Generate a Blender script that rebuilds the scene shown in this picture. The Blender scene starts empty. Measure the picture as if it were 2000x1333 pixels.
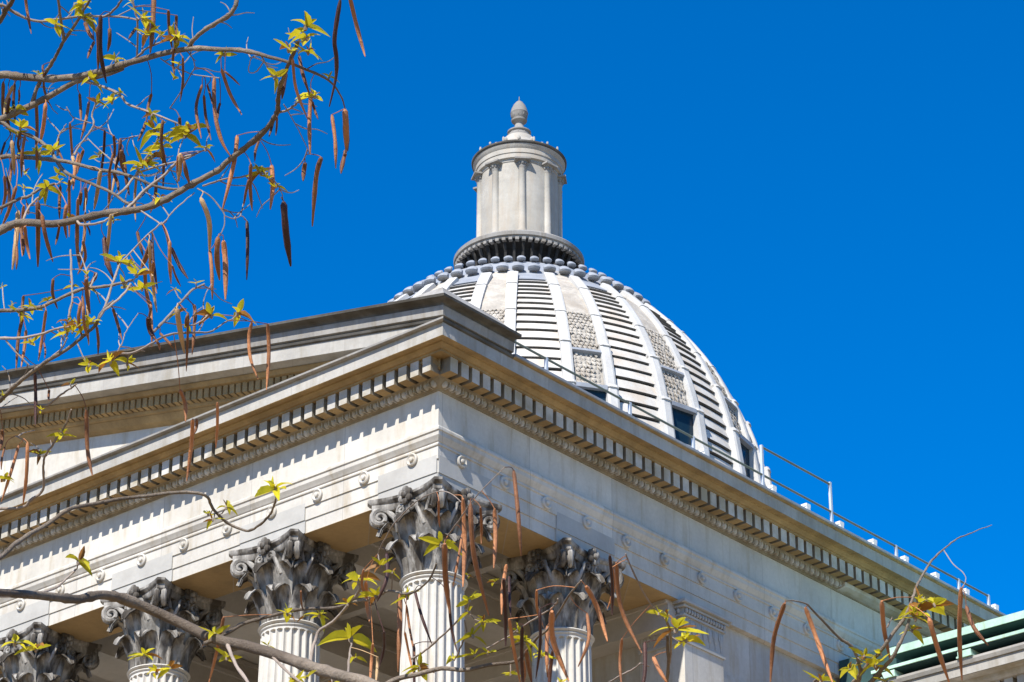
import bpy, math, random
from mathutils import Vector, Matrix
random.seed(7)
R = math.radians
scene = bpy.context.scene
# ---------------------------------------------------------------- camera, sky, sun
Z0 = 20.0                                   # height of the rosettes above the ground
CAM = (26.3646, -28.8727, -18.3090 + Z0)
YAW, PITCH, ROLL, FPX = -0.7116, 0.4770, 0.0033, 5592.3
fw = Vector((math.sin(YAW)*math.cos(PITCH), math.cos(YAW)*math.cos(PITCH), math.sin(PITCH)))
r0 = fw.cross(Vector((0, 0, 1))).normalized(); u0 = r0.cross(fw)
RT = r0*math.cos(ROLL) + u0*math.sin(ROLL); UP = -r0*math.sin(ROLL) + u0*math.cos(ROLL)
cd = bpy.data.cameras.new("camera"); cam = bpy.data.objects.new("camera", cd)
scene.collection.objects.link(cam); scene.camera = cam
cd.sensor_width = 36.0; cd.lens = FPX/2000*36.0; cd.clip_start = 0.1; cd.clip_end = 5000
M = Matrix((RT, UP, -fw)).transposed().to_4x4(); M.translation = Vector(CAM); cam.matrix_world = M
SUN = Vector((0.25, -1.0, 1.055)).normalized()
sl = bpy.data.lights.new("sun", 'SUN'); sl.energy = 5.0; sl.angle = R(0.5); sl.color = (1.0, 0.95, 0.87)
so = bpy.data.objects.new("sun", sl); scene.collection.objects.link(so); so.location = (20, -60, 60)
so.rotation_euler = SUN.to_track_quat('Z', 'Y').to_euler()
w = bpy.data.worlds.new("World"); scene.world = w; w.use_nodes = True
nt = w.node_tree; nt.nodes.clear()
sky = nt.nodes.new('ShaderNodeTexSky'); sky.sky_type = 'NISHITA'; sky.sun_disc = False
sky.sun_elevation = math.asin(SUN.z); sky.sun_rotation = math.atan2(SUN.x, SUN.y)
sky.altitude = 800; sky.air_density = 1.0; sky.dust_density = 0.0; sky.ozone_density = 5.0
hs = nt.nodes.new('ShaderNodeHueSaturation'); hs.inputs['Saturation'].default_value = 1.54; hs.inputs['Value'].default_value = 1.0; hs.inputs['Hue'].default_value = 0.506
bg = nt.nodes.new('ShaderNodeBackground'); bg.inputs[1].default_value = 0.128
wo = nt.nodes.new('ShaderNodeOutputWorld')
nt.links.new(sky.outputs[0], hs.inputs['Color']); nt.links.new(hs.outputs[0], bg.inputs[0]); nt.links.new(bg.outputs[0], wo.inputs[0])
scene.view_settings.view_transform = 'Standard'; scene.view_settings.look = 'None'
scene.view_settings.exposure = 0.68; scene.view_settings.gamma = 1.0

# ---------------------------------------------------------------- materials
def mat(name, col, rough=0.85, var=0.12, scale=2.0, stain=None, stain_amt=0.0, streak=False, bump=0.25,
        joints=0.0, jc=(0.3, 0.28, 0.25), spec=0.3, col2=None, fine=14.0, lo=0.5, hi=0.68, rnd=0.0, metal=0.0, trans=0.0):
    m = bpy.data.materials.new(name); m.use_nodes = True; t = m.node_tree; N = t.nodes; L = t.links
    b = N['Principled BSDF']; b.inputs['Roughness'].default_value = rough; b.inputs['Metallic'].default_value = metal
    b.inputs['Specular IOR Level'].default_value = spec
    tc = N.new('ShaderNodeTexCoord'); src = tc.outputs['Object']
    n1 = N.new('ShaderNodeTexNoise'); n1.inputs['Scale'].default_value = scale; n1.inputs['Detail'].default_value = 6
    L.new(src, n1.inputs['Vector'])
    mx = N.new('ShaderNodeMix'); mx.data_type = 'RGBA'
    c2 = col2 or tuple(c*(1-2*var) for c in col)
    mx.inputs[6].default_value = (*c2, 1); mx.inputs[7].default_value = (*col, 1)
    rp = N.new('ShaderNodeValToRGB'); rp.color_ramp.elements[0].position = 0.3; rp.color_ramp.elements[1].position = 0.62
    L.new(n1.outputs['Fac'], rp.inputs['Fac']); L.new(rp.outputs['Color'], mx.inputs[0])
    out = mx.outputs[2]
    n2 = N.new('ShaderNodeTexNoise'); n2.inputs['Scale'].default_value = fine; n2.inputs['Detail'].default_value = 8
    n2.inputs['Roughness'].default_value = 0.7; L.new(src, n2.inputs['Vector'])
    mr = N.new('ShaderNodeMapRange'); mr.inputs[1].default_value = 0.25; mr.inputs[2].default_value = 0.75
    mr.inputs[3].default_value = 1-var*1.3; mr.inputs[4].default_value = 1+var*0.6; L.new(n2.outputs['Fac'], mr.inputs[0])
    ml = N.new('ShaderNodeMix'); ml.data_type = 'RGBA'; ml.blend_type = 'MULTIPLY'; ml.inputs[0].default_value = 1
    L.new(out, ml.inputs[6]); L.new(mr.outputs[0], ml.inputs[7]); out = ml.outputs[2]
    if stain:
        mp = N.new('ShaderNodeMapping'); mp.inputs['Scale'].default_value = (5, 5, 0.8) if streak else (1, 1, 1)
        L.new(src, mp.inputs['Vector'])
        n3 = N.new('ShaderNodeTexNoise'); n3.inputs['Scale'].default_value = 0.9 if streak else 1.7; n3.inputs['Detail'].default_value = 7
        n3.inputs['Roughness'].default_value = 0.62; L.new(mp.outputs[0], n3.inputs['Vector'])
        r3 = N.new('ShaderNodeMapRange'); r3.inputs[1].default_value = lo; r3.inputs[2].default_value = hi
        r3.inputs[3].default_value = 0; r3.inputs[4].default_value = stain_amt; L.new(n3.outputs['Fac'], r3.inputs[0])
        ms = N.new('ShaderNodeMix'); ms.data_type = 'RGBA'; L.new(r3.outputs[0], ms.inputs[0])
        L.new(out, ms.inputs[6]); ms.inputs[7].default_value = (*stain, 1); out = ms.outputs[2]
    if joints:
        sp = N.new('ShaderNodeSeparateXYZ'); L.new(src, sp.inputs[0])
        ad = N.new('ShaderNodeMath'); ad.operation = 'ADD'; L.new(sp.outputs[0], ad.inputs[0]); L.new(sp.outputs[1], ad.inputs[1])
        a2 = N.new('ShaderNodeMath'); a2.operation = 'ADD'; a2.inputs[1].default_value = 100.37; L.new(ad.outputs[0], a2.inputs[0])
        dv = N.new('ShaderNodeMath'); dv.operation = 'DIVIDE'; dv.inputs[1].default_value = joints; L.new(a2.outputs[0], dv.inputs[0])
        fr = N.new('ShaderNodeMath'); fr.operation = 'FRACT'; L.new(dv.outputs[0], fr.inputs[0])
        lt = N.new('ShaderNodeMath'); lt.operation = 'LESS_THAN'; lt.inputs[1].default_value = 0.012/joints; L.new(fr.outputs[0], lt.inputs[0])
        sc = N.new('ShaderNodeMath'); sc.operation = 'MULTIPLY'; sc.inputs[1].default_value = 0.75; L.new(lt.outputs[0], sc.inputs[0])
        fl = N.new('ShaderNodeMath'); fl.operation = 'FLOOR'; L.new(dv.outputs[0], fl.inputs[0])
        wn = N.new('ShaderNodeTexWhiteNoise'); wn.noise_dimensions = '1D'; L.new(fl.outputs[0], wn.inputs['W'])
        wr = N.new('ShaderNodeMapRange'); wr.inputs[3].default_value = 0.83; wr.inputs[4].default_value = 1.06; L.new(wn.outputs['Value'], wr.inputs[0])
        mb = N.new('ShaderNodeMix'); mb.data_type = 'RGBA'; mb.blend_type = 'MULTIPLY'; mb.inputs[0].default_value = 1
        L.new(out, mb.inputs[6]); L.new(wr.outputs[0], mb.inputs[7]); out = mb.outputs[2]
        mj = N.new('ShaderNodeMix'); mj.data_type = 'RGBA'; L.new(sc.outputs[0], mj.inputs[0]); L.new(out, mj.inputs[6])
        mj.inputs[7].default_value = (*jc, 1); out = mj.outputs[2]
    if rnd:
        oi = N.new('ShaderNodeObjectInfo'); rr = N.new('ShaderNodeMapRange'); rr.inputs[3].default_value = 1-rnd; rr.inputs[4].default_value = 1+rnd
        L.new(oi.outputs['Random'], rr.inputs[0])
        mm = N.new('ShaderNodeMix'); mm.data_type = 'RGBA'; mm.blend_type = 'MULTIPLY'; mm.inputs[0].default_value = 1
        L.new(out, mm.inputs[6]); L.new(rr.outputs[0], mm.inputs[7]); out = mm.outputs[2]
    L.new(out, b.inputs['Base Color'])
    if bump:
        bp = N.new('ShaderNodeBump'); bp.inputs['Strength'].default_value = bump; bp.inputs['Distance'].default_value = 0.02
        L.new(n2.outputs['Fac'], bp.inputs['Height']); L.new(bp.outputs[0], b.inputs['Normal'])
    if trans:
        tr = N.new('ShaderNodeBsdfTranslucent'); L.new(out, tr.inputs['Color'])
        mxs = N.new('ShaderNodeMixShader'); mxs.inputs[0].default_value = trans
        L.new(b.outputs[0], mxs.inputs[1]); L.new(tr.outputs[0], mxs.inputs[2]); L.new(mxs.outputs[0], N['Material Output'].inputs['Surface'])
    return m

MT = {
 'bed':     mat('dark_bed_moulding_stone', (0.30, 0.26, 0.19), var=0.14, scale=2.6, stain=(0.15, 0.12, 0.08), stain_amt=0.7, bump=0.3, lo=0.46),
 'stone':   mat('portland_stone', (0.60, 0.565, 0.50), var=0.09, scale=1.2, stain=(0.35, 0.28, 0.18), stain_amt=0.7, streak=True, bump=0.15, joints=2.05, lo=0.51, hi=0.74),
 'wallst':  mat('wall_stone', (0.50, 0.475, 0.43), var=0.09, scale=1.0, stain=(0.34, 0.26, 0.16), stain_amt=0.5, streak=True, bump=0.15, joints=1.37, lo=0.48),
 'greyst':  mat('grey_stone_block', (0.43, 0.415, 0.38), var=0.07, scale=2.0, stain=(0.33, 0.31, 0.28), stain_amt=0.5, bump=0.12),
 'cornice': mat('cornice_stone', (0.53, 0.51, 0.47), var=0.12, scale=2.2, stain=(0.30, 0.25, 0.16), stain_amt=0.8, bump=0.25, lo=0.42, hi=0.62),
 'ochre':   mat('lichen_and_bounce_stone', (0.38, 0.265, 0.125), var=0.16, scale=3.0, stain=(0.22, 0.15, 0.07), stain_amt=0.75, bump=0.3, lo=0.45, hi=0.65),  # lichen ochre that also paints warm ground bounce on undersides
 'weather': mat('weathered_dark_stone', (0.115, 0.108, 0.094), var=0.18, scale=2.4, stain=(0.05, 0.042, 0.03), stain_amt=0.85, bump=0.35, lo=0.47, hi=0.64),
 'simast':  mat('sima_stone', (0.33, 0.315, 0.29), var=0.12, scale=1.6, stain=(0.20, 0.17, 0.13), stain_amt=0.7, streak=True, bump=0.25, joints=0.93, lo=0.5),
 'fascia':  mat('fascia_stone', (0.43, 0.41, 0.37), var=0.10, scale=1.6, stain=(0.28, 0.25, 0.20), stain_amt=0.7, streak=True, bump=0.25, joints=1.13, lo=0.48),
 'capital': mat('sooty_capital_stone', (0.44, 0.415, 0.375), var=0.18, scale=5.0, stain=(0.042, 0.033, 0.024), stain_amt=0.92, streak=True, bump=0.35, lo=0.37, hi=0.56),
 'soffit':  mat('bounce_tinted_soffit_stone', (0.40, 0.275, 0.13), var=0.10, scale=1.5, stain=(0.24, 0.17, 0.09), stain_amt=0.6, bump=0.15, joints=1.5),  # brown tint paints ground bounce on the architrave underside
 'plaster': mat('grey_plaster', (0.46, 0.43, 0.385), var=0.08, scale=0.9, bump=0.08, stain=(0.3, 0.27, 0.23), stain_amt=0.4),
 'rib':     mat('lead_white_rib', (0.51, 0.50, 0.475), var=0.07, scale=2.5, stain=(0.42, 0.38, 0.33), stain_amt=0.6, bump=0.2, lo=0.55, hi=0.72),
 'course':  mat('dome_course_stone', (0.56, 0.535, 0.49), var=0.10, scale=2.2, stain=(0.46, 0.39, 0.31), stain_amt=0.8, bump=0.2, lo=0.46, hi=0.64),
 'scale':   mat('dome_scale_stone', (0.46, 0.42, 0.36), var=0.14, scale=3.5, stain=(0.31, 0.27, 0.22), stain_amt=0.8, bump=0.4, lo=0.46, hi=0.62),
 'lead':    mat('lead_sheet', (0.30, 0.32, 0.35), rough=0.6, var=0.10, scale=3.0, stain=(0.22, 0.24, 0.27), stain_amt=0.6, bump=0.15),
 'lantern': mat('lantern_stone', (0.42, 0.395, 0.345), var=0.10, scale=2.0, stain=(0.36, 0.30, 0.23), stain_amt=0.7, streak=True, bump=0.2, lo=0.46),
 'dark':    mat('near_black_stone', (0.025, 0.024, 0.023), var=0.2, scale=3.0, stain=(0.09, 0.085, 0.08), stain_amt=0.6, bump=0.3, lo=0.55),  # near-black tone for the lantern base below the balcony
 'slot':    mat('slot_shade_stone', (0.14, 0.137, 0.13), var=0.2, scale=5.0, bump=0.2),  # shade under the course lips, painted as dark groove faces
 'glass':   mat('dark_window_glass', (0.010, 0.028, 0.045), rough=0.2, var=0.1, bump=0.0, spec=0.25),
 'steel':   mat('galvanised_steel', (0.52, 0.55, 0.58), rough=0.5, var=0.06, bump=0.05, metal=0.2),
 'rail':    mat('weathered_rail_tube', (0.16, 0.18, 0.14), rough=0.6, var=0.12, bump=0.05),
 'white':   mat('white_concrete', (0.72, 0.71, 0.68), var=0.06, bump=0.1),
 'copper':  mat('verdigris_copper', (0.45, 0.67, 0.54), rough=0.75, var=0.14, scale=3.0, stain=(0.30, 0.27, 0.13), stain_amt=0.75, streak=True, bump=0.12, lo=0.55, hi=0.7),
 'copdark': mat('shade_dark_copper', (0.03, 0.075, 0.075), rough=0.7, var=0.15, bump=0.1),  # dark teal copper, shade painted into gap, undersides and flashing
 'ground':  mat('sandy_paving', (0.27, 0.185, 0.09), var=0.08, scale=0.3, bump=0.1),
 'bark':    mat('catalpa_bark', (0.33, 0.265, 0.20), var=0.25, scale=9.0, fine=60.0, stain=(0.12, 0.09, 0.065), stain_amt=0.85, bump=0.9, lo=0.46, hi=0.6),
 'twig':    mat('pale_twig_bark', (0.33, 0.265, 0.215), var=0.18, scale=12.0, fine=80.0, bump=0.4, rnd=0.2),
 'pod':     mat('dry_brown_seed_pod', (0.42, 0.175, 0.07), rough=0.6, var=0.2, scale=9.0, fine=50.0, stain=(0.07, 0.028, 0.016), stain_amt=0.85, bump=0.4, rnd=0.45),
 'podpale': mat('pale_split_seed_pod', (0.55, 0.36, 0.18), rough=0.7, var=0.15, scale=9.0, fine=50.0, stain=(0.2, 0.09, 0.04), stain_amt=0.7, bump=0.3),
 'poddark': mat('dark_seed_pod', (0.07, 0.028, 0.02), rough=0.55, var=0.2, scale=9.0, fine=50.0, stain=(0.22, 0.09, 0.05), stain_amt=0.5, bump=0.3),
 'leaf':    mat('young_yellow_green_leaf', (0.62, 0.54, 0.025), rough=0.5, var=0.12, scale=10.0, fine=40, bump=0.15, rnd=0.2, trans=0.45),
 'bronze':  mat('bronze_young_leaf', (0.36, 0.16, 0.03), rough=0.5, var=0.15, scale=10.0, fine=40, bump=0.15, rnd=0.2, trans=0.35),
}

# ---------------------------------------------------------------- helpers
class MB:
    def __init__(s): s.v = []; s.f = []; s.m = []; s.mi = 0
    def add(s, vs, fs):
        o = len(s.v); s.v += [tuple(p) for p in vs]
        for f in fs: s.f.append([i+o for i in f]); s.m.append(s.mi)
    def box(s, x0, x1, y0, y1, z0, z1, ms=None):
        s.add([(x0,y0,z0),(x1,y0,z0),(x1,y1,z0),(x0,y1,z0),(x0,y0,z1),(x1,y0,z1),(x1,y1,z1),(x0,y1,z1)],
              [(0,3,2,1),(4,5,6,7),(0,1,5,4),(1,2,6,5),(2,3,7,6),(3,0,4,7)])
        if ms: s.m[-6:] = ms
    def loft(s, rings, closed=True, caps=True):
        n = len(rings[0]); o = len(s.v); fs = []
        for r in rings: s.v += [tuple(p) for p in r]
        for i in range(len(rings)-1):
            for j in range(n if closed else n-1):
                k = (j+1) % n; a = o+i*n
                s.f.append([a+j, a+k, a+n+k, a+n+j]); s.m.append(s.mi)
        if caps and closed:
            s.f.append([o+j for j in range(n)][::-1]); s.m.append(s.mi)
            s.f.append([o+(len(rings)-1)*n+j for j in range(n)]); s.m.append(s.mi)
    def lathe(s, prof, n=48, c=(0,0), a0=0, a1=360):
        full = abs(a1-a0) >= 360; k = n if full else n+1
        rings = [[(c[0]+r*math.cos(R(a0+(a1-a0)*j/n)), c[1]+r*math.sin(R(a0+(a1-a0)*j/n)), z) for j in range(k)] for r, z in prof]
        s.loft(rings, closed=full, caps=full)
    def tube(s, pts, rad, n=8):
        pts = [Vector(p) for p in pts]; rings = []
        t0 = (pts[1]-pts[0]).normalized(); nrm = t0.orthogonal().normalized()
        for i, p in enumerate(pts):
            t = (pts[min(i+1, len(pts)-1)]-pts[max(i-1, 0)]).normalized()
            nrm = (nrm - t*nrm.dot(t)); nrm = nrm.normalized() if nrm.length > 1e-6 else t.orthogonal().normalized()
            b = t.cross(nrm); r = rad[i] if isinstance(rad, (list, tuple)) else rad
            rings.append([p + (nrm*math.cos(2*math.pi*k/n)+b*math.sin(2*math.pi*k/n))*r for k in range(n)])
        s.loft(rings)
    def ball(s, c, rx, ry, rz, n=8, m=6, rot=0.0):
        rings = []
        for i in range(1, m):
            th = math.pi*i/m; rr = math.sin(th)
            ring = []
            for j in range(n):
                a = 2*math.pi*j/n; x, y = rx*rr*math.cos(a), ry*rr*math.sin(a)
                ring.append((c[0]+x*math.cos(rot)-y*math.sin(rot), c[1]+x*math.sin(rot)+y*math.cos(rot), c[2]-rz*math.cos(th)))
            rings.append(ring)
        s.loft(rings)
    def build(s, name, m, parent=None, smooth=False, loc=None, zoff=Z0):
        me = bpy.data.meshes.new(name)
        me.from_pydata([(x, y, z+zoff) for x, y, z in s.v], [], s.f)
        ms = m if isinstance(m, list) else [m]
        for q in ms: me.materials.append(MT[q])
        me.polygons.foreach_set('material_index', s.m if len(ms) > 1 else [0]*len(s.f))
        if smooth: me.polygons.foreach_set('use_smooth', [True]*len(s.f))
        me.update()
        if smooth: me.set_sharp_from_angle(angle=R(38))
        o = bpy.data.objects.new(name, me); scene.collection.objects.link(o)
        if parent is not None:
            o.parent = parent
            if parent.type == 'EMPTY' and loc is None: o.location = -Vector(parent.location)
        if loc is not None: o.location = loc
        return o
def tag(o, label=None, cat=None, group=None, kind=None):
    for k, v in (('label', label), ('category', cat), ('group', group), ('kind', kind)):
        if v: o[k] = v
    return o
def empty(name, loc, label, cat, group=None):
    o = bpy.data.objects.new(name, None); scene.collection.objects.link(o); o.location = loc
    return tag(o, label, cat, group)
XL = -27.968; F = 1.031                      # left corner of the portico; top of the frieze above the rosettes
def sweep(mb, prof, yend, y0=None, left=True):
    """closed profile (outward, z) round the portico: left side, front, right side, mitred"""
    path = ([lambda o: (XL-o, yend)] if left else []) + [lambda o: (XL-o, -o), lambda o: (o, -o), lambda o: (o, yend)]
    mb.loft([[(*q(o), z) for o, z in prof] for q in path])
def side(mb, prof, y0, y1):
    mb.loft([[(o, (-o if y0 is None else y0), z) for o, z in prof], [(o, y1, z) for o, z in prof]])
def lighten(p): return p

# ---------------------------------------------------------------- ground
g = MB(); S = 3000; g.add([(-S,-S,0),(S,-S,0),(S,S,0),(-S,S,0)], [(0,1,2,3)])
tag(g.build('ground', 'ground', zoff=0), kind='structure')

# ---------------------------------------------------------------- the domed building
BL = Vector((-13.984, 0.0, 0.0))
B = empty('domed_building', BL, 'pale stone classical building with Corinthian portico, pediment and ribbed dome with lantern', 'building')
def child(name, mb, m, parent=B, smooth=False): return mb.build(name, m, parent, smooth)
YE = 24.0
# podium, body
m = MB(); m.box(XL-1.2, 1.2, -1.2, YE, -20, -13.2)
for k in range(6): m.box(XL-1.2, 1.2, -1.2-0.4*(6-k), -1.2-0.4*(5-k), -20, -19.6+k*-0.0 + 1.1*k)
child('podium', m, 'wallst')
m = MB(); m.box(XL+0.12, -0.12, 6.2, YE, -13.2, -0.552)
child('wall', m, 'wallst')
# architrave (three fasciae and a crown moulding)
A = [(-.968,-.55),(-.012,-.55),(-.012,-.335),(0.006,-.335),(0.006,-.115),(0.026,-.115),(0.026,.10),(.045,.105),(.05,.125),(.04,.15),(.055,.165),(.075,.20),(.10,.24),(.105,.30),(.125,.315),(.125,.355),(.11,.385),(-.968,.385)]
m = MB(); sweep(m, A, YE); arch = child('architrave', m, 'stone')
m = MB()
for x0, x1, y0, y1 in [(XL+.03, -.03, .006, .962)]: m.box(x0, x1, y0, y1, -.556, -.551)
m.box(-.962, -.006, .962, 6.15, -.556, -.551); m.box(XL+.006, XL+.962, .962, 6.15, -.556, -.551)
child('architrave_soffit', m, 'soffit', arch)
for k in range(9):
    for fx in (0, 1):
        m = MB(); c = -.484-3*k if fx == 0 else -.484
        break
def block(cx, cy, front):
    m = MB(); h = .72
    pr = [(.012,-.549),(.012,-.337),(.028,-.337),(.028,-.05),(-.02,-.05),(-.02,-.549)]
    if front: m.loft([[(cx-h, -o, z) for o, z in pr], [(min(cx+h, -.001), -o, z) for o, z in pr]])
    else: m.loft([[(o, max(cy-h, .001), z) for o, z in pr], [(o, cy+h, z) for o, z in pr]])
    child('architrave_block', m, 'greyst', arch)
for k in range(10): block(-.484-3*k, 0, True)
block(0, .484, False); block(0, 3.484, False)
def rosette(p, front):
    m = MB(); n = 20
    def ring(r, d): return [(p+r*math.cos(2*math.pi*j/n), -.026-d, r*math.sin(2*math.pi*j/n)) if front else (.026+d, p+r*math.cos(2*math.pi*j/n), r*math.sin(2*math.pi*j/n)) for j in range(n)]
    rr = [ring(r, d) for r, d in ((.105,-.01),(.105,.035),(.085,.05),(.065,.03),(.045,.025),(.035,.06),(.012,.07))]
    if front: rr = [q[::-1] for q in rr]
    m.loft(rr); child('rosette', m, 'stone', arch, True)
for k in range(28): rosette(-.484-k, True)
for k in range(17): rosette(.49+k, False)
# frieze
m = MB(); sweep(m, [(-.96,.385),(0,.385),(0,F),(-.96,F)], YE); child('frieze', m, 'stone')
# cornice: bed moulding, dentils, corona
def fz(l): return [(o, z+F) for o, z in l]
m = MB()
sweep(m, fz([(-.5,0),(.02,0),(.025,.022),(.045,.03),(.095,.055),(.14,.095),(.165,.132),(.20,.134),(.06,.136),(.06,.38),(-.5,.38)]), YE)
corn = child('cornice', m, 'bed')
m = MB()
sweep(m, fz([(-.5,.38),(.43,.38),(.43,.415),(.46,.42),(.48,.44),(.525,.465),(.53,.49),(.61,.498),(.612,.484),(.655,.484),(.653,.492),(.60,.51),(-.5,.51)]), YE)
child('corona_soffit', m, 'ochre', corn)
m = MB()
sweep(m, fz([(-.5,.511),(.60,.511),(.655,.489),(.657,.698),(-.5,.70)]), YE)
child('corona', m, 'fascia', corn)
m = MB()
def dent_front(x): m.box(x, x+.168, -.41, -.062, F+.1345, F+.379, [1,0,0,2,0,2])  # underside tinted ochre for ground bounce, gap sides in darker stone
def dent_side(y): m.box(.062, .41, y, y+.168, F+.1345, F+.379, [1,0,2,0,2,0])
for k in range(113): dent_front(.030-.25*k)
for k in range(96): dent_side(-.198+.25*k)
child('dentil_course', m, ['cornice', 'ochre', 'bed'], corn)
m = MB()
def eggs(y0, n, front):
    for k in range(n):
        u = y0+.15*k
        c = (.115, .075)
        if front: m.ball((-u, -c[0], F+c[1]), .048, .055, .066, 8, 6); m.box(-u-.083, -u-.067, -.165, -.05, F+.03, F+.125)
        else: m.ball((c[0], u, F+c[1]), .055, .048, .066, 8, 6); m.box(.05, .165, u+.067, u+.083, F+.03, F+.125)
eggs(.0, 187, True); eggs(.0, 70, False)
child('egg_moulding', m, 'cornice', corn, True)
m = MB(); side(m, fz([(0,.02),(.10,.03),(.19,.06),(.205,.132),(.1,.134),(0,.134)]), 10.5, YE); child('plain_ovolo', m, 'cornice', corn)
# right-hand gutter moulding and lead edge, beyond the pediment return
m = MB(); side(m, fz([(.3,.701),(.66,.701),(.685,.708),(.705,.718),(.3,.719)]), .95, YE); child('gutter_moulding', m, 'ochre', corn)
m = MB(); side(m, fz([(.2,.720),(.725,.720),(.735,.725),(.737,.762),(.62,.79),(.2,.87)]), .95, YE); child('gutter', m, 'lead', corn)
# pediment: raking cornice and its return along the right side
SL = 0.2
def rake(mb, prof, x_end=-13.984, mirror=True):
    a = [(o, -o, z) for o, z in prof]
    b = [(x_end, -o, z+SL*(o-x_end)) for o, z in prof]
    mb.loft([a, b])
    if mirror: mb.loft([[(2*x_end-x, y, z) for x, y, z in b], [(2*x_end-x, y, z) for x, y, z in a]])
PED = empty
m = MB(); m.add([(.3,.02,F+.6),(XL-.3,.02,F+.6),(-13.984,.02,F+.55+SL*14.3),(.3,.5,F+.6),(XL-.3,.5,F+.6),(-13.984,.5,F+.55+SL*14.3)],
      [(0,2,1),(3,4,5),(0,3,5,2),(1,2,5,4),(0,1,4,3)])
ped = child('pediment', m, 'stone')
sima_f = fz([(.3,.80),(.665,.80),(.685,.805),(.70,.955),(.695,.965),(.3,.965)])
sima_c = fz([(.3,.966),(.695,.966),(.705,.995),(.735,1.012),(.842,1.016),(.85,1.055),(.3,1.06)])
lip = fz([(.3,.70),(.665,.70),(.69,.71),(.70,.745),(.67,.76),(.645,.775),(.645,.799),(.3,.799)])
m = MB(); rake(m, fz([(-.2,.49),(.62,.50),(.62,.485),(.655,.485),(.655,.699),(-.2,.699)])); child('raking_corona', m, 'fascia', ped)
m = MB(); rake(m, fz([(-.2,.20),(.24,.20),(.26,.23),(.26,.42),(.42,.42),(.46,.47),(.46,.489),(-.2,.489)]))
rake(m, fz([(-.2,.08),(.02,.10),(.10,.12),(.19,.19),(.19,.199),(-.2,.199)])); 
for sgn in (1, -1):
    for k in range(96):
        x = .2-.15*k
        if x < -13.9: break
        vs = []
        for xx in (x, x-.105):
            for o, z in ((.20,.245),(.37,.245),(.37,.415),(.20,.415)):
                X = xx if sgn == 1 else 2*-13.984-xx
                vs.append((X, -o, F+z+SL*(o-xx)))
        m.add(vs, [(0,1,2,3),(7,6,5,4),(0,4,5,1),(1,5,6,2),(2,6,7,3),(3,7,4,0)])
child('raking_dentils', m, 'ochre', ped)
m = MB(); lp = fz([(-.2,.701),(.66,.701),(.72,.704),(.735,.712),(.738,.742),(.70,.765),(-.2,.785)]); m.loft([[(XL-o,-o,z) for o,z in lp],[(o,-o,z) for o,z in lp]]); child('cornice_lip', m, 'simast', corn)
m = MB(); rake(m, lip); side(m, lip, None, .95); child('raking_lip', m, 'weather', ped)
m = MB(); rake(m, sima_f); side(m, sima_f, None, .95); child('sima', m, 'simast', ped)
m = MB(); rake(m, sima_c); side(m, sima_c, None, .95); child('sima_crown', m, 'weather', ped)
# acroterion plinth on the corner
m = MB(); m.loft([[(.76,-.76,F+1.062),(.76,.94,F+1.062),(.10,.94,F+1.062),(.10,-.76,F+1.19)],[(.76,-.76,F+1.12),(.76,.94,F+1.10),(.10,.94,F+1.10),(.10,-.76,F+1.25)],[(.60,-.62,F+1.33),(.60,.60,F+1.30),(.10,.60,F+1.3),(.10,-.62,F+1.36)]])
child('corner_plinth', m, 'simast', ped)
# roof
m = MB(); ap = F+1.0+SL*(.7+13.984)
m.loft([[(.6, y, F+.98), (-13.984, y, ap), (XL-.6, y, F+.98), (XL-.6, y, F+.93), (-13.984, y, ap-.1), (.6, y, F+.93)] for y in (-.5, .95)])
m.loft([[(.5, y, F+.80), (-13.984, y, ap-.2), (XL-.5, y, F+.80), (XL-.5, y, F+.5), (.5, y, F+.5)] for y in (.951, YE)])
child('roof', m, 'lead')
# portico ceiling with beams
m = MB(); m.box(XL+.9, -.9, .9, 6.3, .30, .5); child('portico_ceiling', m, 'plaster')
m = MB()
for k in range(1, 9):
    cx = -.484-3*k
    m.box(cx-.46, cx+.46, .97, 5.75, -.54, .299); m.box(cx-.52, cx+.52, .975, 5.70, -.10, -.02); m.box(cx-.50, cx+.50, .98, 5.69, .2, .28)
for y in (2.4, 4.0): m.box(XL+1, -1, y, y+.18, .1, .298)
m.box(-1.05,-.969,.97,6.1,.2,.28); m.box(XL+.97,-.97,.969,1.05,.2,.28)
child('ceiling_beam', m, 'plaster')
m = MB(); m.box(XL+.13, -.13, 5.75, 6.199, -.54, .29); m.box(XL+.13,-.13,5.65,5.749,.12,.2); m.box(XL+.13,-.13,5.70,5.749,-.1,-.04)
m.box(XL+.13,-.13,5.78,6.198,-1.0,-.545); m.box(XL+.13,-.13,5.72,5.779,-.62,-.56)
child('inner_entablature', m, 'plaster')

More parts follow.
